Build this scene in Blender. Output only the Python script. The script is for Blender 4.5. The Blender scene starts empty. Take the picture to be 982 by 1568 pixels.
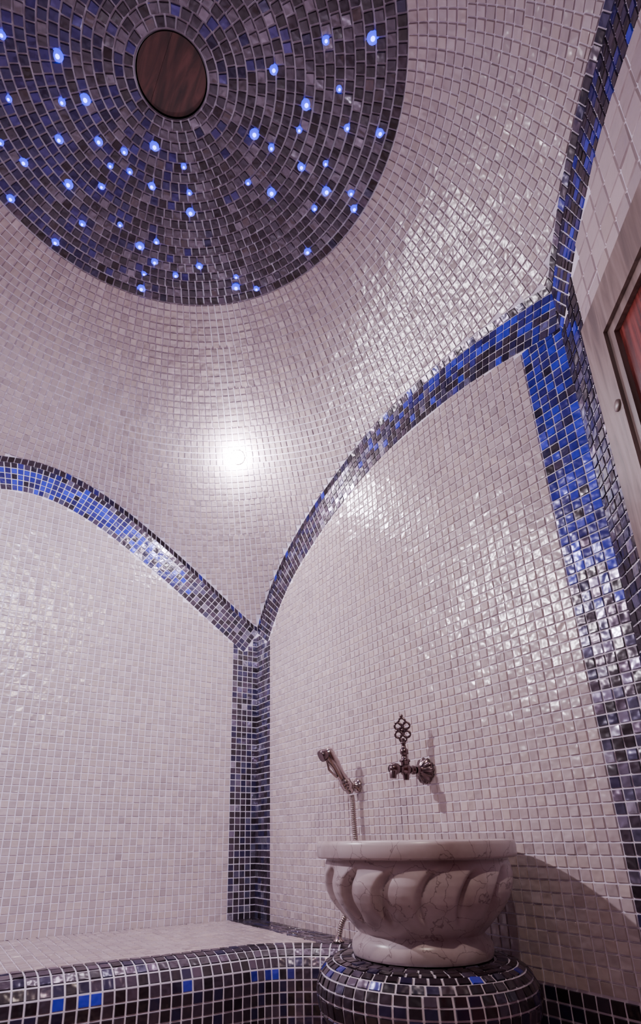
import bpy, numpy as np, math
from mathutils import Matrix, Vector
rng=np.random.default_rng(7)
S=1.15; ZF=-0.64                    # metres per plan unit, floor level
def W(v): 
    v=np.asarray(v,float)*S
    v[...,2]-=ZF*S
    return v
T=0.0213                            # mosaic pitch on walls / vault
TB=0.0245                           # bench and pedestal mosaic pitch
HB=-0.246                           # bench top
PSI,PIT,ROL=.5517,.3614,-.0141
CAM=np.array([-1.,-1.8798,0.])
# ------------------------------------------------------------------ materials
def newmat(name):
    m=bpy.data.materials.new(name);m.use_nodes=True
    nt=m.node_tree;b=nt.nodes['Principled BSDF'];return m,nt,b
def N(nt,t,**k):
    n=nt.nodes.new(t)
    for a,v in k.items(): setattr(n,a,v)
    return n
def tile_mat():
    m,nt,b=newmat('glass_mosaic_tile')
    at=N(nt,'ShaderNodeAttribute',attribute_name='tilecol')
    tc=N(nt,'ShaderNodeTexCoord')
    n1=N(nt,'ShaderNodeTexNoise');n1.inputs['Scale'].default_value=46;n1.inputs['Detail'].default_value=1
    nt.links.new(tc.outputs['Object'],n1.inputs['Vector'])
    nt.links.new(at.outputs['Color'],b.inputs['Base Color'])
    nt.links.new(at.outputs['Alpha'],b.inputs['Metallic'])
    b.inputs['Roughness'].default_value=.25;b.inputs['Specular IOR Level'].default_value=1.0
    bu=N(nt,'ShaderNodeBump');bu.inputs['Strength'].default_value=.75;bu.inputs['Distance'].default_value=.0042
    nt.links.new(n1.outputs[0],bu.inputs['Height']);nt.links.new(bu.outputs[0],b.inputs['Normal'])
    return m
def grout_mat(name='cement_grout',c0=(.70,.62,.74,1),c1=(.95,.89,1,1)):
    m,nt,b=newmat(name)
    n=N(nt,'ShaderNodeTexNoise');n.inputs['Scale'].default_value=60
    r=N(nt,'ShaderNodeValToRGB');r.color_ramp.elements[0].color=c0;r.color_ramp.elements[1].color=c1
    nt.links.new(n.outputs[0],r.inputs[0]);nt.links.new(r.outputs[0],b.inputs['Base Color']);b.inputs['Roughness'].default_value=.8
    return m
def marble_mat():
    m,nt,b=newmat('carved_marble')
    tc=N(nt,'ShaderNodeTexCoord')
    n=N(nt,'ShaderNodeTexNoise');n.inputs['Scale'].default_value=9;n.inputs['Detail'].default_value=6
    nt.links.new(tc.outputs['Object'],n.inputs['Vector'])
    a=N(nt,'ShaderNodeMixRGB',blend_type='ADD');a.inputs[0].default_value=.16
    nt.links.new(tc.outputs['Object'],a.inputs[1]);nt.links.new(n.outputs['Color'],a.inputs[2])
    v=N(nt,'ShaderNodeTexVoronoi',feature='DISTANCE_TO_EDGE');v.inputs['Scale'].default_value=16
    nt.links.new(a.outputs[0],v.inputs['Vector'])
    r=N(nt,'ShaderNodeValToRGB');e=r.color_ramp.elements;e[0].position=0;e[0].color=(.36,.29,.31,1);e[1].position=.018;e[1].color=(1,1,1,1)
    nt.links.new(v.outputs['Distance'],r.inputs[0])
    c=N(nt,'ShaderNodeValToRGB');e=c.color_ramp.elements;e[0].position=.36;e[0].color=(.36,.27,.27,1);e[1].position=.60;e[1].color=(.60,.51,.53,1)
    nt.links.new(n.outputs[0],c.inputs[0])
    m1=N(nt,'ShaderNodeMixRGB',blend_type='MULTIPLY');m1.inputs[0].default_value=.85
    nt.links.new(c.outputs[0],m1.inputs[1]);nt.links.new(r.outputs[0],m1.inputs[2])
    nt.links.new(m1.outputs[0],b.inputs['Base Color']);b.inputs['Roughness'].default_value=.28
    return m
def wood_mat(name,c0,c1,c2,stretch=(14,14,1.2),rough=.35):
    m,nt,b=newmat(name)
    tc=N(nt,'ShaderNodeTexCoord');mp=N(nt,'ShaderNodeMapping');mp.inputs['Scale'].default_value=stretch
    nt.links.new(tc.outputs['Object'],mp.inputs[0])
    w=N(nt,'ShaderNodeTexNoise');w.inputs['Scale'].default_value=4;w.inputs['Detail'].default_value=8;w.inputs['Distortion'].default_value=1.2
    nt.links.new(mp.outputs[0],w.inputs['Vector'])
    r=N(nt,'ShaderNodeValToRGB');e=r.color_ramp.elements;e[0].position=.32;e[0].color=c0;e[1].position=.7;e[1].color=c2
    k=e.new(.5);k.color=c1
    nt.links.new(w.outputs[0],r.inputs[0]);nt.links.new(r.outputs[0],b.inputs['Base Color'])
    bu=N(nt,'ShaderNodeBump');bu.inputs['Strength'].default_value=.2;bu.inputs['Distance'].default_value=.003
    nt.links.new(w.outputs[0],bu.inputs['Height']);nt.links.new(bu.outputs[0],b.inputs['Normal'])
    b.inputs['Roughness'].default_value=rough
    return m
def metal_mat(name,col,rough):
    m,nt,b=newmat(name);b.inputs['Metallic'].default_value=1
    n=N(nt,'ShaderNodeTexNoise');n.inputs['Scale'].default_value=90;n.inputs['Detail'].default_value=4
    r=N(nt,'ShaderNodeValToRGB');r.color_ramp.elements[0].color=tuple(c*.55 for c in col)+(1,);r.color_ramp.elements[1].color=tuple(col)+(1,)
    nt.links.new(n.outputs[0],r.inputs[0]);nt.links.new(r.outputs[0],b.inputs['Base Color']);b.inputs['Roughness'].default_value=rough
    return m
def emit_mat(name,col,s):
    m,nt,b=newmat(name);b.inputs['Emission Color'].default_value=col+(1,);b.inputs['Emission Strength'].default_value=s
    b.inputs['Base Color'].default_value=(.1,.1,.2,1);return m
TILE=tile_mat();GROUT=grout_mat();MARB=marble_mat()
OAK=wood_mat('pale_oak_frame',(.12,.085,.075,1),(.21,.15,.13,1),(.30,.225,.205,1),(9,9,1.0))
MAHO=wood_mat('mahogany_door',(.05,.008,.008,1),(.15,.025,.02,1),(.26,.05,.04,1),(12,12,1.0),.25)
PLUG=wood_mat('mahogany_vent',(.020,.007,.007,1),(.075,.024,.021,1),(.15,.050,.043,1),(9,1.6,9),.4)
CHROME=metal_mat('brushed_chrome',(.58,.48,.46),.18);BRONZE=metal_mat('antique_bronze',(.24,.17,.18),.22)
LAMP=emit_mat('lamp_lens',(1,.93,1.),260);STAR=emit_mat('star_led',(.09,.11,1.),18);HALO=emit_mat('star_led_glow',(.012,.016,1.),2.4)  # HALO: emissive blue imitating the glow around each star
BLACK,_,_b=newmat('shadow_gap');_b.inputs['Base Color'].default_value=(.01,.01,.012,1)
# ------------------------------------------------------------------ mesh builder
class MB:
    def __init__(s): s.v=[];s.f=[];s.m=[];s.c=[];s.sm=[];s.n=0
    def add(s,v,f,mat,col=None,smooth=False):
        v=np.asarray(v,float).reshape(-1,3)
        s.v.append(v)
        if col is None: col=np.ones((len(v),4))*[.5,.5,.5,0]
        s.c.append(np.asarray(col,float).reshape(-1,4))
        f=[tuple(int(i)+s.n for i in q) for q in f]
        s.f+=f;s.m+=[mat]*len(f);s.sm+=[smooth]*len(f);s.n+=len(v)
    def grid(s,P,mat,closed_u=False,closed_v=False,smooth=True,flip=False):
        P=np.asarray(P,float);a,b=P.shape[:2];f=[]
        for i in range(a if closed_u else a-1):
            for j in range(b if closed_v else b-1):
                q=(i*b+j,((i+1)%a)*b+j,((i+1)%a)*b+(j+1)%b,i*b+(j+1)%b)
                f.append(q[::-1] if flip else q)
        s.add(P.reshape(-1,3),f,mat,smooth=smooth)
    def tiles(s,Q,col,ref,outward=False,gap=.1,h=.0026,tilt=.00033,mat=0,base=None):
        Q=np.asarray(Q,float)
        if len(Q)==0:return
        c=Q.mean(1,keepdims=True)
        nr=np.cross(Q[:,2]-Q[:,0],Q[:,3]-Q[:,1]);nr/=np.linalg.norm(nr,axis=1,keepdims=True)+1e-12
        d=(nr*(np.asarray(ref)-c[:,0])).sum(1)
        if outward:d=-d
        fl=d<0
        Q=np.where(fl[:,None,None],Q[:,::-1],Q);nr=np.where(fl[:,None],-nr,nr)
        n=len(Q)
        if base is not None:
            s.add(Q.reshape(-1,3),np.arange(4*n).reshape(n,4),base)
        B=c+(Q-c)*(1-gap)
        top=c+(Q-c)*(1-gap-.07)
        tx=rng.normal(0,tilt,(n,1,1));ty=rng.normal(0,tilt,(n,1,1))
        hx=np.array([-1,1,1,-1]).reshape(1,4,1);hy=np.array([-1,-1,1,1]).reshape(1,4,1)
        top=top+nr[:,None,:]*(h+tx*hx+ty*hy+rng.normal(0,.0002,(n,1,1)))
        V=np.concatenate([B,top],1).reshape(-1,3)
        k=(np.arange(n)*8)[:,None,None]
        pat=np.array([[4,5,6,7],[0,1,5,4],[1,2,6,5],[2,3,7,6],[3,0,4,7]])[None]
        F=(pat+k).reshape(-1,4)
        s.add(V,F,mat,col=np.repeat(col,8,axis=0))
    def lathe(s,prof,org,mat,n=48,ax=(0,0,1),smooth=True,fn=None):
        ax=Vector(ax).normalized();q=Vector((0,0,1)).rotation_difference(ax).to_matrix()
        M=np.array(q);P=np.zeros((len(prof),n,3))
        ph=np.linspace(0,2*np.pi,n,endpoint=False)
        for i,(r,z) in enumerate(prof):
            rr=np.full(n,r) if fn is None else fn(r,z,ph)
            P[i]=np.stack([rr*np.cos(ph),rr*np.sin(ph),np.full(n,z)],1)
        P=P@M.T+np.asarray(org)
        s.grid(P,mat,closed_v=True,smooth=smooth,flip=True)
    def ball(s,c,r,mat,n=16,sq=1):
        a=np.linspace(-np.pi/2,np.pi/2,max(5,n//2+1))
        s.lathe([(max(r*math.cos(t),1e-5),r*sq*math.sin(t)) for t in a],c,mat,n)
    def tube(s,pts,rad,mat,n=12,closed=False,smooth=True):
        pts=np.asarray(pts,float);m=len(pts)
        rad=np.full(m,rad) if np.isscalar(rad) else np.asarray(rad,float)
        tg=np.gradient(pts,axis=0) if not closed else np.roll(pts,-1,0)-np.roll(pts,1,0)
        tg/=np.linalg.norm(tg,axis=1,keepdims=True)+1e-12
        u=np.cross(tg[0],[.3,.5,.8]);u/=np.linalg.norm(u);P=np.zeros((m,n,3))
        ph=np.linspace(0,2*np.pi,n,endpoint=False)
        for i in range(m):
            u=u-tg[i]*(u@tg[i]);u/=np.linalg.norm(u);w=np.cross(tg[i],u)
            P[i]=pts[i]+rad[i]*(np.cos(ph)[:,None]*u+np.sin(ph)[:,None]*w)
        s.grid(P,mat,closed_u=closed,closed_v=True,smooth=smooth)
        if not closed:
            s.add(P[0],[tuple(range(n))],mat);s.add(P[-1],[tuple(range(n))[::-1]],mat)
    def box(s,o,ex,ey,ez,mat):
        o,ex,ey,ez=[np.asarray(a,float) for a in(o,ex,ey,ez)]
        v=[o,o+ex,o+ex+ey,o+ey,o+ez,o+ex+ez,o+ex+ey+ez,o+ey+ez]
        s.add(v,[(0,3,2,1),(4,5,6,7),(0,1,5,4),(1,2,6,5),(2,3,7,6),(3,0,4,7)],mat)
    def make(s,name,mats):
        v=W(np.concatenate(s.v))
        me=bpy.data.meshes.new(name);me.from_pydata(v.tolist(),[],s.f);
        me.polygons.foreach_set('material_index',s.m);me.polygons.foreach_set('use_smooth',s.sm)
        ca=me.color_attributes.new('tilecol','FLOAT_COLOR','POINT');ca.data.foreach_set('color',np.concatenate(s.c).ravel())
        for m in mats: me.materials.append(m)
        me.update();ob=bpy.data.objects.new(name,me);bpy.context.collection.objects.link(ob);return ob
TM=[TILE,GROUT]
# ------------------------------------------------------------------ tile colours
def pick(pal,n,var=.15):
    pal=np.array(pal);c=pal[rng.integers(0,len(pal),n)].copy()
    c[:,:3]*=(1+rng.normal(0,var,(n,1)));return np.clip(c,0,1)
WH=[(.49,.40,.405,0),(.53,.435,.435,0),(.46,.37,.375,0),(.52,.42,.40,0)]
DK=[(.018,.011,.018,.2),(.062,.042,.064,.5),(.11,.08,.12,.6),(.034,.022,.032,.3),(.032,.024,.075,.4)]
SV=[(.26,.23,.33,.8),(.14,.13,.22,.7),(.08,.07,.13,.5),(.40,.38,.47,.85)]
BL=[(.020,.018,.30,.15),(.028,.030,.46,.15),(.025,.018,.16,.2),(.035,.028,.24,.2),(.028,.035,.58,.12)]  # blue tiles; on arch bands and right column they carry painted LED reflections
def white(n): return pick(WH,n,.05)
def dark(n): return pick(DK,n,.2)
def mixc(n,p,a,b):
    k=rng.random(n)<p
    return np.where(k[:,None],pick(a,n,.15),pick(b,n,.15))
CEN=np.array([-.80,-1.05,.35])
# ------------------------------------------------------------------ walls
P0=np.array([0,-1.401]);D=np.array([-.642,-.767]);NI=np.array([-.767,.642])
P1=P0+D*1.2
XL=-1.76;YF=P1[1]
def smooth_curve(pts,L):
    pts=np.array(pts);u=np.linspace(0,L,241);z=np.interp(u,pts[:,0],pts[:,1])
    for _ in range(3):
        zp=np.concatenate([2*z[0]-z[8:0:-1],z,2*z[-1]-z[-2:-10:-1]])
        z=np.convolve(zp,np.ones(17)/17,'valid')
    return u,z
_b=[(0,.772),(.129,.858),(.272,.962),(.409,1.05),(.541,1.130),(.668,1.192),(.787,1.229),(.88,1.24)]
back=_b+[(1.76-u,z) for u,z in _b[::-1][1:]]
edges={
 'back':dict(o=np.array([0.,0.]),d=np.array([-1.,0.]),L=1.76,c=back,ext=(0,0)),
 'right':dict(o=np.array([0.,0.]),d=np.array([0.,-1.]),L=1.401,ext=(0,1),c=[(0,.772),(.073,.875),(.187,.978),(.308,1.047),(.464,1.116),(.697,1.185),(.861,1.208),(1.001,1.210),(1.125,1.203),(1.231,1.187),(1.325,1.165),(1.401,1.145)]),
 'door':dict(o=P0,d=D,L=1.2,ext=(1,0),c=[(0,1.145),(.063,1.185),(.165,1.228),(.238,1.246),(.322,1.258),(.44,1.255),(.7,1.22),(1.2,1.0)]),
 'front':dict(o=P1,d=np.array([-1.,0.]),L=P1[0]-XL,ext=(0,0),c=[(0,1.0),(.3,1.13),(.55,1.15),(.8,1.0),(P1[0]-XL,.772)]),
 'left':dict(o=np.array([XL,0.]),d=np.array([0.,-1.]),L=-YF,ext=(0,0),c=[(0,.772),(.3,1.0),(.7,1.17),(1.16,1.22),(1.62,1.17),(2.02,1.0),(-YF,.772)]),
}
BW=.108
for e in edges.values():
    e['u'],e['z']=smooth_curve(e['c'],e['L'])
    e['z'][0]=e['c'][0][1];e['z'][-1]=e['c'][-1][1]
    tu=np.gradient(e['u']);tz=np.gradient(e['z']);l=np.hypot(tu,tz)
    e['n']=np.stack([tz/l,-tu/l],1)
    iu=e['u']+BW*e['n'][:,0];iz=e['z']+BW*e['n'][:,1]
    k=(iu>0.002)&(iu<e['L']-.002);iu=iu[k];iz=iz[k];o=np.argsort(iu);iu,iz=iu[o],iz[o]
    z0=e['z'][0] if iu[0]>.02 and not e['ext'][0] else iz[0]-(iu[0]*(iz[6]-iz[0])/(iu[6]-iu[0]) if e['ext'][0] else 0)
    z1=e['z'][-1] if e['L']-iu[-1]>.03 and not e['ext'][1] else iz[-1]
    e['iu']=np.concatenate([[0],iu,[e['L']]]);e['iz']=np.concatenate([[z0],iz,[z1]])
def p3(e,u,z,off=0.):
    u=np.asarray(u,float);xy=e['o']+u[...,None]*e['d']
    nn=np.array([-e['d'][1],e['d'][0]])
    if nn@(CEN[:2]-e['o'])<0: nn=-nn
    xy=xy+nn*off
    return np.concatenate([xy,np.broadcast_to(np.asarray(z,float),u.shape)[...,None]],-1)
def wall_region(mb,e,u0,u1,z0,top,colf,pitch=T,gap=.12):
    nc=max(1,round((u1-u0)/pitch));us=np.linspace(u0,u1,nc+1)
    zt=top(us);nr=int(np.ceil((zt.max()-z0)/pitch))
    i,j=np.meshgrid(np.arange(nc),np.arange(nr),indexing='ij');i=i.ravel();j=j.ravel()
    ua,ub=us[i],us[i+1];za=z0+j*pitch;zb=za+pitch
    ta,tb=np.minimum(zb,zt[i]),np.minimum(zb,zt[i+1])
    ok=(ta-za>.3*pitch)&(tb-za>.3*pitch)
    ua,ub,za,ta,tb=ua[ok],ub[ok],za[ok],ta[ok],tb[ok]
    Q=np.stack([p3(e,ua,za),p3(e,ub,za),p3(e,ub,tb),p3(e,ua,ta)],1)
    mb.tiles(Q,colf((ua+ub)/2,(za+ta)/2),CEN,gap=gap)
def band(mb,e,colf,rows=5):
    U,Z,NU,NZ=e['u'],e['z'],e['n'][:,0],e['n'][:,1]
    if e['ext'][1]:
        a=np.linspace(.01,.12,12);sl=(Z[-1]-Z[-12])/(U[-1]-U[-12]);U=np.concatenate([U,U[-1]+a]);Z=np.concatenate([Z,Z[-1]+sl*a]);NU=np.concatenate([NU,[NU[-1]]*12]);NZ=np.concatenate([NZ,[NZ[-1]]*12])
    if e['ext'][0]:
        a=np.linspace(-.12,-.01,12);sl=(Z[12]-Z[0])/(U[12]-U[0]);U=np.concatenate([U[0]+a,U]);Z=np.concatenate([Z[0]+sl*a,Z]);NU=np.concatenate([[NU[0]]*12,NU]);NZ=np.concatenate([[NZ[0]]*12,NZ])
    s=np.concatenate([[0],np.cumsum(np.hypot(np.diff(U),np.diff(Z)))])
    n=round(s[-1]/T);ss=np.linspace(0,s[-1],n+1)
    u=np.interp(ss,s,U);z=np.interp(ss,s,Z);nu=np.interp(ss,s,NU);nz=np.interp(ss,s,NZ)
    w=BW/rows;Q=[];uu=[];rr=[]
    for j in range(rows):
        a=np.stack([u+nu*w*j,z+nz*w*j],1);b=np.stack([u+nu*w*(j+1),z+nz*w*(j+1)],1)
        for arr in(a,b): arr[:,0]=np.clip(arr[:,0],0,e['L'])
        q=np.stack([a[:-1],a[1:],b[1:],b[:-1]],1)
        c1=q[:,2]-q[:,0];c2=q[:,3]-q[:,1];area=np.abs(c1[:,0]*c2[:,1]-c1[:,1]*c2[:,0])/2
        k=area>.15*T*w;Q.append(q[k]);uu.append(((u[:-1]+u[1:])/2)[k]);rr.append(np.full(k.sum(),j))
    Q=np.concatenate(Q);mb.tiles(p3(e,Q[...,0],Q[...,1]),colf(np.concatenate(uu),np.concatenate(rr)),CEN,gap=.13)
def backing(mb,e,u0,u1,z0,topf,th=.05):
    us=np.linspace(u0,u1,60);z=topf(us);zb=np.full(60,z0)
    A=p3(e,us,zb);B=p3(e,us,z);A2=p3(e,us,zb,-th);B2=p3(e,us,z,-th)
    mb.grid(np.stack([A,B,B2,A2],1),1,smooth=False,closed_v=True)
    for i in(0,-1): mb.add([A[i],B[i],B2[i],A2[i]],[(0,1,2,3)],1)
def outer(e): return lambda u:np.interp(u,e['u'],e['z'])
def inner(e): return lambda u:np.interp(u,e['iu'],e['iz'])
WL=.105
# back wall
e=edges['back'];mb=MB();backing(mb,e,0,e['L'],ZF,outer(e))
wall_region(mb,e,WL,e['L']-WL,HB,inner(e),lambda u,z:white(len(u)))
for a,b in((0,WL),(e['L']-WL,e['L'])): wall_region(mb,e,a,b,HB,inner(e),lambda u,z:mixc(len(u),.2,SV,DK),T,.13)
def bc(u,j):
    n=len(u);p=np.clip((u-.20)/.35,0,1)*np.where((j==1)|(j==2)|(j==3),.92,np.where(j==4,.4,.12))  # bluer towards the left: blue LED reflection put into the tile colour
    k=rng.random(n)<p
    return np.where(k[:,None],pick(BL,n),mixc(n,.22,SV,DK))
band(mb,e,bc);mb.make('wall_back',TM)
# right wall
e=edges['right'];mb=MB();backing(mb,e,0,e['L'],ZF,outer(e))
wall_region(mb,e,WL,1.302,HB,inner(e),lambda u,z:white(len(u)))
wall_region(mb,e,0,WL,HB,inner(e),lambda u,z:mixc(len(u),.26,SV,DK),T,.13)
def rc(u,z):
    n=len(u);p=np.clip((z-.30)/.30,.0,.9);k=rng.random(n)<p  # upper column tiles coloured blue to imitate reflected LED light
    q=np.clip(1-np.abs(z-.15)/.4,0,1)
    return np.where(k[:,None],pick(BL,n),np.where((rng.random(n)<q*.6)[:,None],pick(SV,n),dark(n)))
wall_region(mb,e,1.302,1.401,HB,inner(e),rc,T,.13)
wall_region(mb,e,0,1.401,ZF,lambda u:np.full(len(u),HB-.001),lambda u,z:dark(len(u)),TB,.13)
def ac(u,j):
    n=len(u);p=np.clip((u-.65)/.5,0,1)*np.where(j<2,.85,.20);k=rng.random(n)<p  # blue reflection painted into the band tiles near the door end
    return np.where(k[:,None],pick(BL,n),mixc(n,.2,SV,DK))
band(mb,e,ac);mb.make('wall_right',TM)
# door wall with opening
e=edges['door'];mb=MB();FO0,FO1,FZ=.0955,1.08,.925
backing(mb,e,0,FO0,ZF,outer(e));backing(mb,e,FO1,1.2,ZF,outer(e))
backing(mb,e,FO0,FO1,FZ,outer(e))
wall_region(mb,e,0,FO0,HB,lambda u:np.minimum(inner(e)(u),FZ+.01),lambda u,z:mixc(len(u),.15,SV,DK),T*1.1,.13)
wall_region(mb,e,0,FO0,FZ+.01,inner(e),lambda u,z:mixc(len(u),.25,BL,DK),T*1.1,.13)
wall_region(mb,e,FO0,1.2,FZ,inner(e),lambda u,z:white(len(u)),T*2.2,.07)
wall_region(mb,e,FO1,1.2,HB,lambda u:np.full(len(u),FZ),lambda u,z:white(len(u)))
wall_region(mb,e,0,FO0,ZF,lambda u:np.full(len(u),HB-.001),lambda u,z:dark(len(u)))
wall_region(mb,e,FO1,1.2,ZF,lambda u:np.full(len(u),HB-.001),lambda u,z:dark(len(u)))
band(mb,e,lambda u,j:mixc(len(u),.35,BL,DK));mb.make('wall_door',TM)
for nm in('front','left'):
    e=edges[nm];mb=MB();backing(mb,e,0,e['L'],ZF,outer(e))
    wall_region(mb,e,WL,e['L']-WL,HB,inner(e),lambda u,z:white(len(u)))
    for a,b in((0,WL),(e['L']-WL,e['L'])): wall_region(mb,e,a,b,HB,inner(e),lambda u,z:dark(len(u)),T,.13)
    wall_region(mb,e,0,e['L'],ZF,lambda u:np.full(len(u),HB-.001),lambda u,z:dark(len(u)),TB,.13)
    band(mb,e,lambda u,j:mixc(len(u),.4,BL,DK));mb.make('wall_'+nm,TM)
# floor
mb=MB();poly=[(0,0,ZF),(0,-1.401,ZF),(P1[0],P1[1],ZF),(XL,YF,ZF),(XL,0,ZF)]
mb.add(poly,[(0,1,2,3,4)],1)
xs=np.arange(XL,-.02,.04);ys=np.arange(YF,-.02,.04);X,Y=np.meshgrid(xs,ys);X=X.ravel();Y=Y.ravel()
ok=((np.stack([X+.04,Y],1)-P0)@NI>.0)&(Y<-.42)
X,Y=X[ok],Y[ok];z=np.full(len(X),ZF)
FL=[(.60,.40,.29,0),(.64,.44,.32,0),(.54,.35,.26,0)]
mb.tiles(np.stack([np.stack([X,Y,z],1),np.stack([X+.04,Y,z],1),np.stack([X+.04,Y+.04,z],1),np.stack([X,Y+.04,z],1)],1),pick(FL,len(X)),(0,0,5))
mb.make('floor',TM)
# ------------------------------------------------------------------ ceiling
DC=np.array([-.814,-1.090]);R=.5276;ZR=1.560;RO=.085;ZO=1.638
def hit(th):
    v=np.array([np.cos(th),np.sin(th)]);best=None
    for e in edges.values():
        o,d=e['o'],e['d'];den=v[0]*d[1]-v[1]*d[0]
        if abs(den)<1e-9: continue
        w=o-DC;r=(w[0]*d[1]-w[1]*d[0])/den;u=(w[0]*v[1]-w[1]*v[0])/den
        if r>0 and -1e-6<=u<=e['L']+1e-6 and (best is None or r<best[0]): best=(r,np.interp(u,e['u'],e['z']))
    return best
cor=[math.atan2(c[1]-DC[1],c[0]-DC[0]) for c in([0,0],P0,P1,[XL,YF],[XL,0])]
TH=np.unique(np.concatenate([np.linspace(-np.pi,np.pi,721)[:-1]+.0011,np.array(cor)]))
TH=np.concatenate([TH,[TH[0]+2*np.pi]])
RB=[];HBD=[]
for t in TH:
    h=hit(t);RB.append(h[0]);HBD.append(h[1])
RB=np.array(RB);HBD=np.array(HBD)
K=81;bt=np.linspace(0,1,200);TAB=np.zeros((len(TH),K,2));LEN=np.zeros(len(TH))
for i in range(len(TH)):
    d=RB[i]-R;p0=np.array([R,ZR]);p1=np.array([R+.5*d,ZR-.2*d]);p2=np.array([RB[i],HBD[i]])
    c=((1-bt)**2)[:,None]*p0+(2*bt*(1-bt))[:,None]*p1+(bt**2)[:,None]*p2
    s=np.concatenate([[0],np.cumsum(np.linalg.norm(np.diff(c,axis=0),axis=1))]);LEN[i]=s[-1]
    q=np.linspace(0,s[-1],K);TAB[i,:,0]=np.interp(q,s,c[:,0]);TAB[i,:,1]=np.interp(q,s,c[:,1])
def thn(th): return (th-TH[0])%(2*np.pi)+TH[0]
def Lth(th): return np.interp(thn(th),TH,LEN)
def surf(th,a):
    th=thn(np.asarray(th,float));i=np.clip(np.searchsorted(TH,th,side='right')-1,0,len(TH)-2);w=(th-TH[i])/(TH[i+1]-TH[i])
    L=LEN[i]*(1-w)+LEN[i+1]*w;f=np.clip(a/L,0,1)*(K-1);k=np.minimum(f.astype(int),K-2);g=f-k
    def at(ii): return TAB[ii,k]*(1-g)[...,None]+TAB[ii,k+1]*g[...,None]
    rz=at(i)*(1-w)[...,None]+at(i+1)*w[...,None]
    return np.stack([DC[0]+rz[...,0]*np.cos(th),DC[1]+rz[...,0]*np.sin(th),rz[...,1]],-1)
mb=MB()
G=np.zeros((len(TH),41,3))
for j in range(41): G[:,j]=surf(TH,LEN*j/40)
mb.grid(G,1,flip=True)
ref=np.array([DC[0],DC[1],.6])
k=0
while k*T<LEN.max():
    a0=k*T
    if k%6==0:
        thm=np.linspace(-np.pi,np.pi,180);val=Lth(thm)>a0+T
        P=surf(thm,np.full(180,a0+3*T));r=np.hypot(P[:,0]-DC[0],P[:,1]-DC[1]);rr=r[val].mean() if val.any() else 1.3
        n=round(2*np.pi*rr/T);ph=rng.random()*.1
    th=np.linspace(0,2*np.pi,n+1)+ph;ta,tb=th[:-1],th[1:]
    La,Lb=Lth(ta)-T,Lth(tb)-T
    za=np.full(n,a0);ua,ub=np.minimum(a0+T,La),np.minimum(a0+T,Lb)
    ok=(ua-za>.3*T)&(ub-za>.3*T)
    if ok.any():
        ta,tb,za,ua,ub=ta[ok],tb[ok],za[ok],ua[ok],ub[ok]
        Q=np.stack([surf(ta,za),surf(tb,za),surf(tb,ub),surf(ta,ua)],1)
        mb.tiles(Q,white(len(Q)),ref,gap=.13,tilt=.00025)
    k+=1
# dark edge row along the arches
bp_=surf(TH,LEN);s=np.concatenate([[0],np.cumsum(np.linalg.norm(np.diff(bp_,axis=0),axis=1))])
n=round(s[-1]/T);tt=np.interp(np.linspace(0,s[-1],n+1),s,TH);ta,tb=tt[:-1],tt[1:]
Q=np.stack([surf(ta,Lth(ta)-T),surf(tb,Lth(tb)-T),surf(tb,Lth(tb)),surf(ta,Lth(ta))],1)
mb.tiles(Q,mixc(len(Q),.12,BL,DK),ref,gap=.13)
# starry dome: concentric rings
def dz(r): return ZO-(ZO-ZR)*np.clip((r-RO)/(R-RO),0,1)**1.6
rr=np.linspace(RO-.004,R,30);ph=np.linspace(0,2*np.pi,181)
mb.grid(np.stack([np.stack([DC[0]+r*np.cos(ph),DC[1]+r*np.sin(ph),np.full(181,dz(r)+.0005)],1) for r in rr],0),2)
nr=20;rings=np.linspace(RO,R,nr+1)
NB=[(.026,.019,.12,.3),(.042,.030,.20,.4),(.022,.015,.08,.3),(.06,.045,.19,.5)]
GB=[(.068,.054,.082,.5),(.13,.11,.145,.7),(.042,.031,.048,.3),(.21,.185,.235,.8),(.052,.039,.062,.4)]
for i in range(nr):
    r0,r1=rings[i],rings[i+1];rm=(r0+r1)/2;n=round(2*np.pi*rm/.0225);a=np.linspace(0,2*np.pi,n+1)+rng.random()
    f=lambda r,t:np.stack([DC[0]+r*np.cos(t),DC[1]+r*np.sin(t),np.full(len(t),float(dz(r)))],1)
    Q=np.stack([f(r0,a[:-1]),f(r0,a[1:]),f(r1,a[1:]),f(r1,a[:-1])],1)
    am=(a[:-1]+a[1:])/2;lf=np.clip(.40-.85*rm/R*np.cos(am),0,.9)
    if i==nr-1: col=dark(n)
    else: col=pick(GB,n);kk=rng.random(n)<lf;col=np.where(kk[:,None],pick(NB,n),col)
    mb.tiles(Q,col,ref,gap=.17,tilt=.0006)
# oculus throat
mb.grid(np.stack([np.stack([DC[0]+r*np.cos(ph),DC[1]+r*np.sin(ph),np.full(181,z)],1) for r,z in((RO-.003,ZO-.002),(RO-.003,ZO+.035),(1e-4,ZO+.036))],0),3)
GD=grout_mat('dome_grout',(.36,.33,.42,1),(.60,.55,.68,1))
mb.make('ceiling',[TILE,GROUT,GD,BLACK])
# vent cover: two mahogany boards turned to a disc
mb=MB()
rv=.078;ch=-.026
for lo_,hi_ in((math.acos(ch/rv)+.004,2*math.pi-math.acos(ch/rv)-.004),(-math.acos(ch/rv)+.004,math.acos(ch/rv)-.004)):
    a=np.linspace(lo_,hi_,50);x=rv*np.cos(a);y=rv*np.sin(a);m_=50
    lo=np.stack([DC[0]+x,DC[1]+y,np.full(m_,ZO+.004)],1);hi=lo+[0,0,.022]
    V=np.concatenate([lo,hi])
    F=[tuple(range(m_)),tuple(range(m_,2*m_))]+[(i,(i+1)%m_,m_+(i+1)%m_,m_+i) for i in range(m_)]
    mb.add(V,F,0)
mb.make('ceiling_vent_cover',[PLUG])
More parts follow.
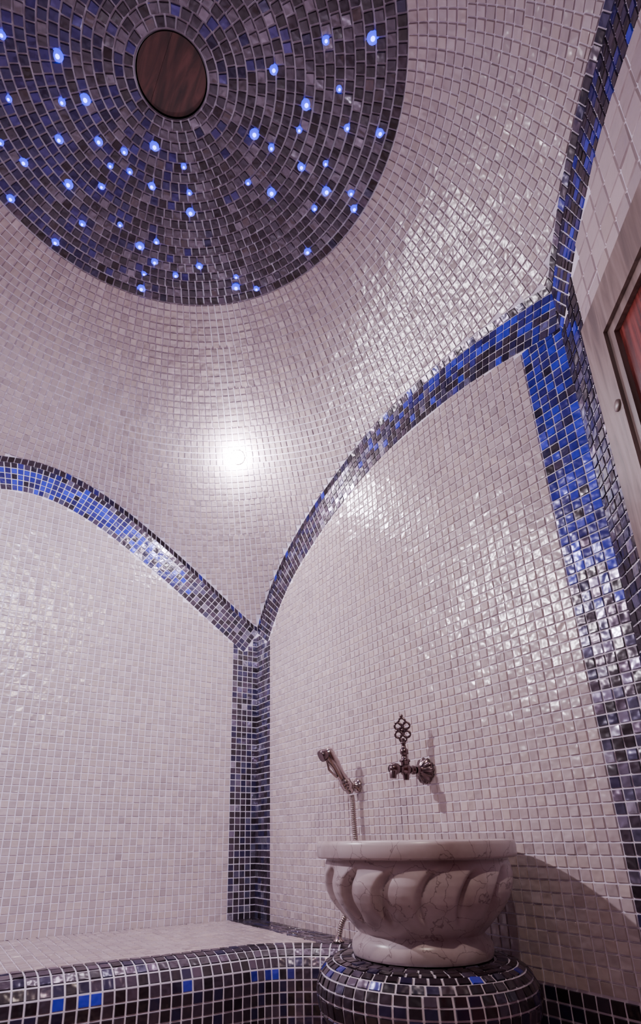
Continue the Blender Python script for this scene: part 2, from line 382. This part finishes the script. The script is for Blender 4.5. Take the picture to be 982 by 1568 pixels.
# ------------------------------------------------------------------ star LEDs
st=[(416,-388),(321,-311),(238,-174),(411,-247),(356,-160),(484,-186),(567,-235),(372,-95),(265,-6),(326,-5),(429,-17),(485,-71),(531,-9),(596,-54),(637,-25),(309,121),(387,102),(527,55),(580,182),(113,193),(14,189),(-64,247),(-140,257),(-92,304),(-200,171),(-257,207),(-246,304),(-389,261),(-288,105),(-422,123),(-328,407),(-395,380),(-196,412),(-101,373),(42,297),(-33,291),(182,305),(-130,507),(-198,603),(-16,455),(65,489),(111,448),(128,513),(107,568),(118,640),(211,518),(275,446),(406,405),(422,438),(490,400),(-348,523),(156,252),(-300,-200),(-100,-400),(100,-350),(-400,-50),(0,-550),(-250,-450),(-150,-150),(200,-500),(-520,60)]
mb=MB()
for i,(x,y) in enumerate(st):
    x,y=x*.8e-3,y*.8e-3;r=math.hypot(x,y)
    if r>.505: x,y,r=x*.505/r,y*.505/r,.505
    big=[1.15,.8,.95,.7][i%4]
    o=(DC[0]+x,DC[1]+y,float(dz(r))-.0015)
    mb.lathe([(.0110*big,.001),(.0105*big,-.0018),(.0065*big,-.0035),(.0004,-.0038)],o,1,n=12)  # glowing collar added around the LED to stand in for its halo
    mb.ball((o[0],o[1],o[2]-.004),.0042*big,0,8)
mb.make('star_lights',[STAR,HALO])
# ------------------------------------------------------------------ bench
mb=MB();X1=-.004
def yed(x): 
    q=np.clip((x+.30)/.30,0,1);return -.452-.17*q**2
xs=np.linspace(XL+.006,X1,round(-XL/TB)+1);m=18
i,j=np.meshgrid(np.arange(len(xs)-1),np.arange(m),indexing='ij');i=i.ravel();j=j.ravel()
q=lambda ii,jj:np.stack([xs[ii],-.005+(yed(xs[ii])+.005)*jj/m,np.full(len(ii),HB)],1)
Q=np.stack([q(i,j),q(i+1,j),q(i+1,j+1),q(i,j+1)],1)
xm=(xs[i]+xs[i+1])/2;col=np.where((xm>-WL)[:,None],dark(len(Q)),white(len(Q)))
mb.tiles(Q,col,(-.8,-.9,3),gap=.12,base=1)
rb=.062;prof=[(0,0),(-TB,0)];
for a in np.linspace(0,np.pi/2,5)[1:]: prof.append((-TB-rb*math.sin(a),-rb+rb*math.cos(a)))
zz=HB-rb
while zz-TB>ZF: zz-=TB;prof.append((-TB-rb,zz-HB))
prof.append((-TB-rb,ZF+.001-HB))
prof=np.array(prof)
ds=np.cumsum(np.concatenate([[0],np.hypot(np.diff(xs),np.diff(yed(xs)))]));nx=round(ds[-1]/TB);xq=np.interp(np.linspace(0,ds[-1],nx+1),ds,xs)
i,j=np.meshgrid(np.arange(nx),np.arange(len(prof)-1),indexing='ij');i=i.ravel();j=j.ravel()
slope=np.gradient(yed(xq),xq)
def q(ii,jj):
    nn=np.stack([slope[ii],-np.ones(len(ii))],1);nn/=np.linalg.norm(nn,axis=1,keepdims=True)
    o=-prof[jj,0];x=np.minimum(xq[ii]+nn[:,0]*o,X1);return np.stack([x,yed(xq[ii])+nn[:,1]*o,HB+prof[jj,1]],1)
Q=np.stack([q(i,j),q(i+1,j),q(i+1,j+1),q(i,j+1)],1)
col=dark(len(Q));k=(rng.random(len(Q))<np.where(j==4,.22,0.0));col=np.where(k[:,None],pick(BL,len(Q)),col)
mb.tiles(Q,col,(-.8,-1.6,.6),gap=.14,base=1)
mb.make('tiled_bench',TM)
# ------------------------------------------------------------------ basin pedestal
BC=np.array([-.204,-1.018]);ZP=-.197
mb=MB();pr=[(.02,ZP),(.10,ZP),(.124,ZP),(.146,ZP-.001)]
for a in np.linspace(0,1,6)[1:]:
    t=a*np.pi*.5;pr.append((.146+.042*math.sin(t),ZP-.001-.05*(1-math.cos(t))))
pr+=[(.184,-.272),(.170,-.294),(.152,-.312),(.142,-.336)]
z=-.336
while z-TB>ZF: z-=TB;pr.append((.140,z))
pr.append((.14,ZF+.001))
for i in range(len(pr)-1):
    (r0,z0),(r1,z1)=pr[i],pr[i+1];n=max(8,round(2*np.pi*max(r0,r1,.14)/.0225)) if i>1 else 24
    a=np.linspace(0,2*np.pi,n+1)+.07
    f=lambda r,z:np.stack([BC[0]+r*np.cos(a),BC[1]+r*np.sin(a),np.full(n+1,z)],1)
    A,B=f(r0,z0),f(r1,z1);Q=np.stack([A[:-1],A[1:],B[1:],B[:-1]],1)
    col=dark(n)
    if i in(4,5): k=rng.random(n)<.22;col=np.where(k[:,None],pick(BL,n),col)
    mb.tiles(Q,col,(BC[0],BC[1],-.27) if i>2 else (BC[0],BC[1],-3),outward=True,gap=.14,base=1)
mb.make('basin_pedestal',TM)
# ------------------------------------------------------------------ marble basin
mb=MB()
zt=-.004
body=[(.1655,-.037),(.1685,-.045),(.1705,-.058),(.170,-.072),(.166,-.087),(.160,-.100),(.151,-.113),(.139,-.127),(.126,-.140),(.116,-.150),(.110,-.156)]
bz=np.array([b[1] for b in body])[::-1];br=np.array([b[0] for b in body])[::-1]
zs=np.linspace(-.037,-.156,60)
prof=[(.0005,-.192),(.121,-.192),(.1225,-.188),(.124,-.180),(.1225,-.171),(.118,-.164),(.113,-.160),(.111,-.157)]
prof+=[(float(np.interp(z,bz,br)),float(z)) for z in zs[::-1]]
prof+=[(.164,-.0345),(.170,-.034),(.180,-.033),(.1822,-.030),(.1826,-.012),(.1815,-.007),(.178,zt),(.160,zt),(.155,-.008)]
for a in np.linspace(0,np.pi/2,12): prof.append((max(.152*math.cos(a),.0005),-.012-.10*math.sin(a)))
def flute(r,z,ph):
    if r<.1 or z>-.0369 or z<-.1565: return np.full(len(ph),r)
    t=(-.037-z)/.119;w=np.clip((t-.04)/.16,0,1)*np.clip((.86-t)/.24,0,1)
    w=w*w*(3-2*w)
    off=.50*(1-t)**2.2+.38*t**1.6
    x=(ph-off)*15/(2*np.pi);x=x-np.floor(x)
    g=np.where(x<.76,np.sin(x/.76*np.pi*.5)**.45,np.cos((x-.76)/.24*np.pi*.5)**1.2)
    return r+w*.017*(g-.9)
mb.lathe(prof,(BC[0],BC[1],0),0,n=360,fn=flute)
mb.make('marble_washbasin',[MARB])
# ------------------------------------------------------------------ ornate wall tap
mb=MB();ty,tz=-.863,.149;X0=-.003
def flu(r,z,ph): return r*(1+.07*np.cos(ph*12)) if r>.012 and z<.018 else np.full(len(ph),r)
mb.lathe([(.0005,0),(.029,0),(.0295,.003),(.027,.007),(.021,.013),(.013,.018),(.009,.024),(.0085,.030)],(X0,ty,tz),0,n=72,ax=(-1,0,0),fn=flu)
mb.lathe([(.0078,.02),(.0078,.034),(.0105,.036),(.0105,.040),(.008,.042),(.008,.050),(.013,.055),(.0145,.062),(.013,.069),(.0085,.073),(.0085,.084),(.0115,.086),(.0135,.092),(.0135,.100),(.010,.104),(.009,.108),(.0005,.109)],(X0,ty,tz),0,n=24,ax=(-1,0,0))
vx=X0-.062
mb.lathe([(.0095,0),(.0095,.016),(.0125,.018),(.0125,.022),(.008,.024),(.007,.034),(.0098,.036),(.0098,.046),(.006,.049),(.0045,.058),(.0065,.060),(.0065,.063),(.003,.065),(.0005,.066)],(vx,ty,tz),0,n=24)
mb.tube([(vx,ty,tz-.002),(vx,ty,tz-.024)],[.009,.0065],0)
sx=X0-.096
mb.tube([(sx,ty,tz),(sx-.006,ty-.001,tz-.010),(sx-.007,ty-.001,tz-.022)],[.010,.0085,.0075],0,n=16)
def ring(c,r,w,ax=(0,1,0)):
    a=np.linspace(0,2*np.pi,28,endpoint=False);ax=Vector(ax).normalized();M=np.array(Vector((0,0,1)).rotation_difference(ax).to_matrix())
    p=np.stack([r*np.cos(a),r*np.sin(a),0*a],1)@M.T+np.asarray(c);mb.tube(p,w,0,n=8,closed=True)
hz=tz+.092
hn=np.array([-.75,-.66,0]);hd=np.array([.66,-.75,0])
for k in range(6):
    a=k*np.pi/3+np.pi/6;c=np.array([vx,ty,hz])+hd*.0115*math.cos(a)+np.array([0,0,.0205*math.sin(a)])
    ring(c,.0078,.0028,hn)
ring((vx,ty,hz),.0065,.0028,hn);mb.ball((vx,ty,hz),.0045,0,12)
mb.ball((vx,ty,hz+.034),.0045,0,12);mb.tube([(vx,ty,tz+.060),(vx,ty,hz-.02)],.004,0)
mb.make('ornate_wall_tap',[BRONZE])
# ------------------------------------------------------------------ hand shower
mb=MB();hy,hz=-.600,.135
mb.lathe([(.0005,0),(.018,0),(.0185,.004),(.015,.008),(.009,.010),(.0085,.030)],(-.003,hy,hz),0,n=32,ax=(-1,0,0))
A=np.array([-.040,hy,hz]);mb.ball(A,.0165,0,20)
dirv=np.array([-.052,.012,.090]);L_=np.linalg.norm(dirv);dv=dirv/L_
mb.lathe([(.0005,-.022),(.009,-.022),(.0115,-.018),(.0115,-.002),(.0155,.0),(.0165,.012),(.0135,.016),(.0130,.022),(.0138,.060),(.0155,.064),(.0165,.080),(.0170,.098),(.0155,.106),(.009,.112),(.0005,.113)],A,0,n=28,ax=tuple(dv))
tip=A+dv*.100
mb.lathe([(.0005,-.008),(.011,-.008),(.0125,0),(.0155,.012),(.0165,.022),(.0155,.026),(.013,.026),(.0005,.0255)],tip,1,n=28,ax=(-.85,.15,-.42))
mb.tube([A+dv*.03+np.array([-.015,0,-.006]),A+dv*.06+np.array([-.023,0,-.012]),A+dv*.088+np.array([-.015,0,-.004])],[.003,.0035,.003],0)
B0=A-dv*.022
path=[B0,B0+[.004,0,-.02],[-.026,-.604,.05],[-.024,-.607,-.04],[-.024,-.602,-.12],[-.040,-.585,-.165],[-.056,-.568,-.205],[-.060,-.562,-.236]]
path=np.array([np.array(p,float) for p in path]);s=np.concatenate([[0],np.cumsum(np.linalg.norm(np.diff(path,axis=0),axis=1))])
q=np.linspace(0,s[-1],420);pp=np.stack([np.interp(q,s,path[:,k]) for k in range(3)],1)
for _ in range(3):
    pad=np.concatenate([np.repeat(pp[:1],12,0),pp,np.repeat(pp[-1:],12,0)]);pp=np.stack([np.convolve(pad[:,k],np.ones(25)/25,'valid') for k in range(3)],1)
mb.tube(pp,.0068+.0011*np.sin(q/.0052*2*np.pi),0,n=12)
mb.lathe([(.0005,0),(.014,0),(.014,.004),(.009,.007),(.0085,.014),(.0005,.0145)],(-.060,-.562,HB+.003),0,n=24)
mb.make('hand_shower',[CHROME,BRONZE])
# ------------------------------------------------------------------ door
e=edges['door'];mb=MB()
def dp(t,z,o): return np.array([P0[0]+D[0]*t+NI[0]*o,P0[1]+D[1]*t+NI[1]*o,z])
def bar(t0,t1,z0,z1,o0,o1,mat):
    o=dp(t0,z0,o0);mb.box(o,dp(t1,z0,o0)-o,dp(t0,z0,o1)-o,dp(t0,z1,o0)-o,mat)
I0,I1,IZ=.190,.978,.820;g=.0015;FT0,FT1,FT=FO0+g,FO1-g,FZ-g
bar(FT0,I0-.02,ZF+g,FT,-.05,.010,0);bar(I1+.02,FT1,ZF+g,FT,-.05,.010,0);bar(I0-.02,I1+.02,IZ+.02,FT,-.05,.010,0)
bar(I0-.02,I0,ZF+g,IZ+.02,-.05,.003,0);bar(I1,I1+.02,ZF+g,IZ+.02,-.05,.003,0);bar(I0,I1,IZ,IZ+.02,-.05,.003,0)
bar(I0,I1,ZF+.004,IZ,-.040,-.018,1)
bar(I0,I0+.07,ZF+.004,IZ,-.018,-.006,1);bar(I1-.07,I1,ZF+.004,IZ,-.018,-.006,1)
for z0,z1 in((ZF+.004,ZF+.12),(.02,.10),(IZ-.07,IZ)): bar(I0+.07,I1-.07,z0,z1,-.018,-.006,1)
for z0,z1 in((ZF+.15,-.01),(.13,IZ-.10)): bar(I0+.10,I1-.10,z0,z1,-.018,-.010,1)
for t,z in((.155,.690),(.155,.1),(.155,-.4)):
    mb.lathe([(.0105,0),(.0105,.0025),(.007,.004),(.0005,.0042)],dp(t,z,.010),2,n=20,ax=(NI[0],NI[1],0))
mb.lathe([(.012,0),(.012,.006),(.006,.01),(.006,.03),(.016,.036),(.018,.046),(.012,.055),(.0005,.057)],dp(.94,.15,-.006),3,n=24,ax=(NI[0],NI[1],0))
mb.make('door_1',[OAK,MAHO,OAK,CHROME])
# ------------------------------------------------------------------ recessed spotlights
def spot(th,rad_frac_r,power,name,colr,target=None,cone=110):
    th=np.array([th]);a=np.linspace(0,float(Lth(th)[0]),400);P=surf(np.repeat(th,400),a)
    r=np.hypot(P[:,0]-DC[0],P[:,1]-DC[1]);k=int(np.argmin(abs(r-rad_frac_r)))
    p=P[k];tg=P[min(k+3,399)]-P[max(k-3,0)];side=np.array([-math.sin(th[0]),math.cos(th[0]),0]);nn=np.cross(side,tg);nn/=np.linalg.norm(nn)
    if nn[2]>0: nn=-nn
    mb=MB();mb.lathe([(.024,-.003),(.027,-.003),(.0275,.001),(.026,.003),(.024,.003)],p,0,n=32,ax=tuple(nn))
    mb.lathe([(.0242,.001),(.0225,.006),(.013,.011),(.0005,.013)],p,1,n=32,ax=tuple(nn))
    mb.make('recessed_spotlight',[CHROME,LAMP if target is None else LAMP2])
    ld=bpy.data.lights.new(name,'POINT' if target is None else 'SPOT');ld.energy=power;ld.shadow_soft_size=.024;ld.color=colr
    lo=bpy.data.objects.new(name,ld);bpy.context.collection.objects.link(lo);q=W(p+nn*.045);lo.location=q
    if target is not None:
        ld.spot_size=math.radians(cone);ld.spot_blend=1.0
        lo.rotation_euler=(Vector(W(np.array(target,float)))-Vector(q)).to_track_quat('-Z','Y').to_euler()
LAMP2=emit_mat('lamp_lens_soft',(1,.93,1.),60)
spot(math.radians(53.9),.93,15,'spot_bulb',(.92,.84,1.))
spot(math.atan2(0-DC[1],XL-DC[0]),1.12,130,'spot_bulb',(.98,.86,.98),(0,-.92,.50),88)
spot(math.atan2(YF-DC[1],XL-DC[0]),.93,240,'spot_bulb',(.80,.74,1.),(-.82,0,.50),68)
spot(math.atan2(P1[1]-DC[1],P1[0]-DC[0]),.85,62,'spot_bulb',(1,.80,.70),(-.8,-.1,-.15),92)
# ------------------------------------------------------------------ camera & world
s,c=math.sin(PSI),math.cos(PSI);sp,cp=math.sin(PIT),math.cos(PIT)
F=np.array([s*cp,c*cp,sp]);R0=np.array([c,-s,0.]);U0=np.array([-s*sp,-c*sp,cp])
Rv=R0*math.cos(ROL)+U0*math.sin(ROL);Uv=-R0*math.sin(ROL)+U0*math.cos(ROL)
cd=bpy.data.cameras.new('camera');cd.sensor_fit='VERTICAL';cd.sensor_height=36;cd.lens=867.28/1567.2*36
cd.shift_x=(491-445.36)/1567.2;cd.shift_y=(956.93-783.6)/1567.2;cd.clip_start=.01
co=bpy.data.objects.new('camera',cd);bpy.context.collection.objects.link(co)
l=W(CAM);M=Matrix(((Rv[0],Uv[0],-F[0],l[0]),(Rv[1],Uv[1],-F[1],l[1]),(Rv[2],Uv[2],-F[2],l[2]),(0,0,0,1)))
co.matrix_world=M;bpy.context.scene.camera=co
w=bpy.data.worlds.new('world');w.use_nodes=True;w.node_tree.nodes['Background'].inputs[0].default_value=(.5,.45,.6,1);w.node_tree.nodes['Background'].inputs[1].default_value=.2
bpy.context.scene.world=w
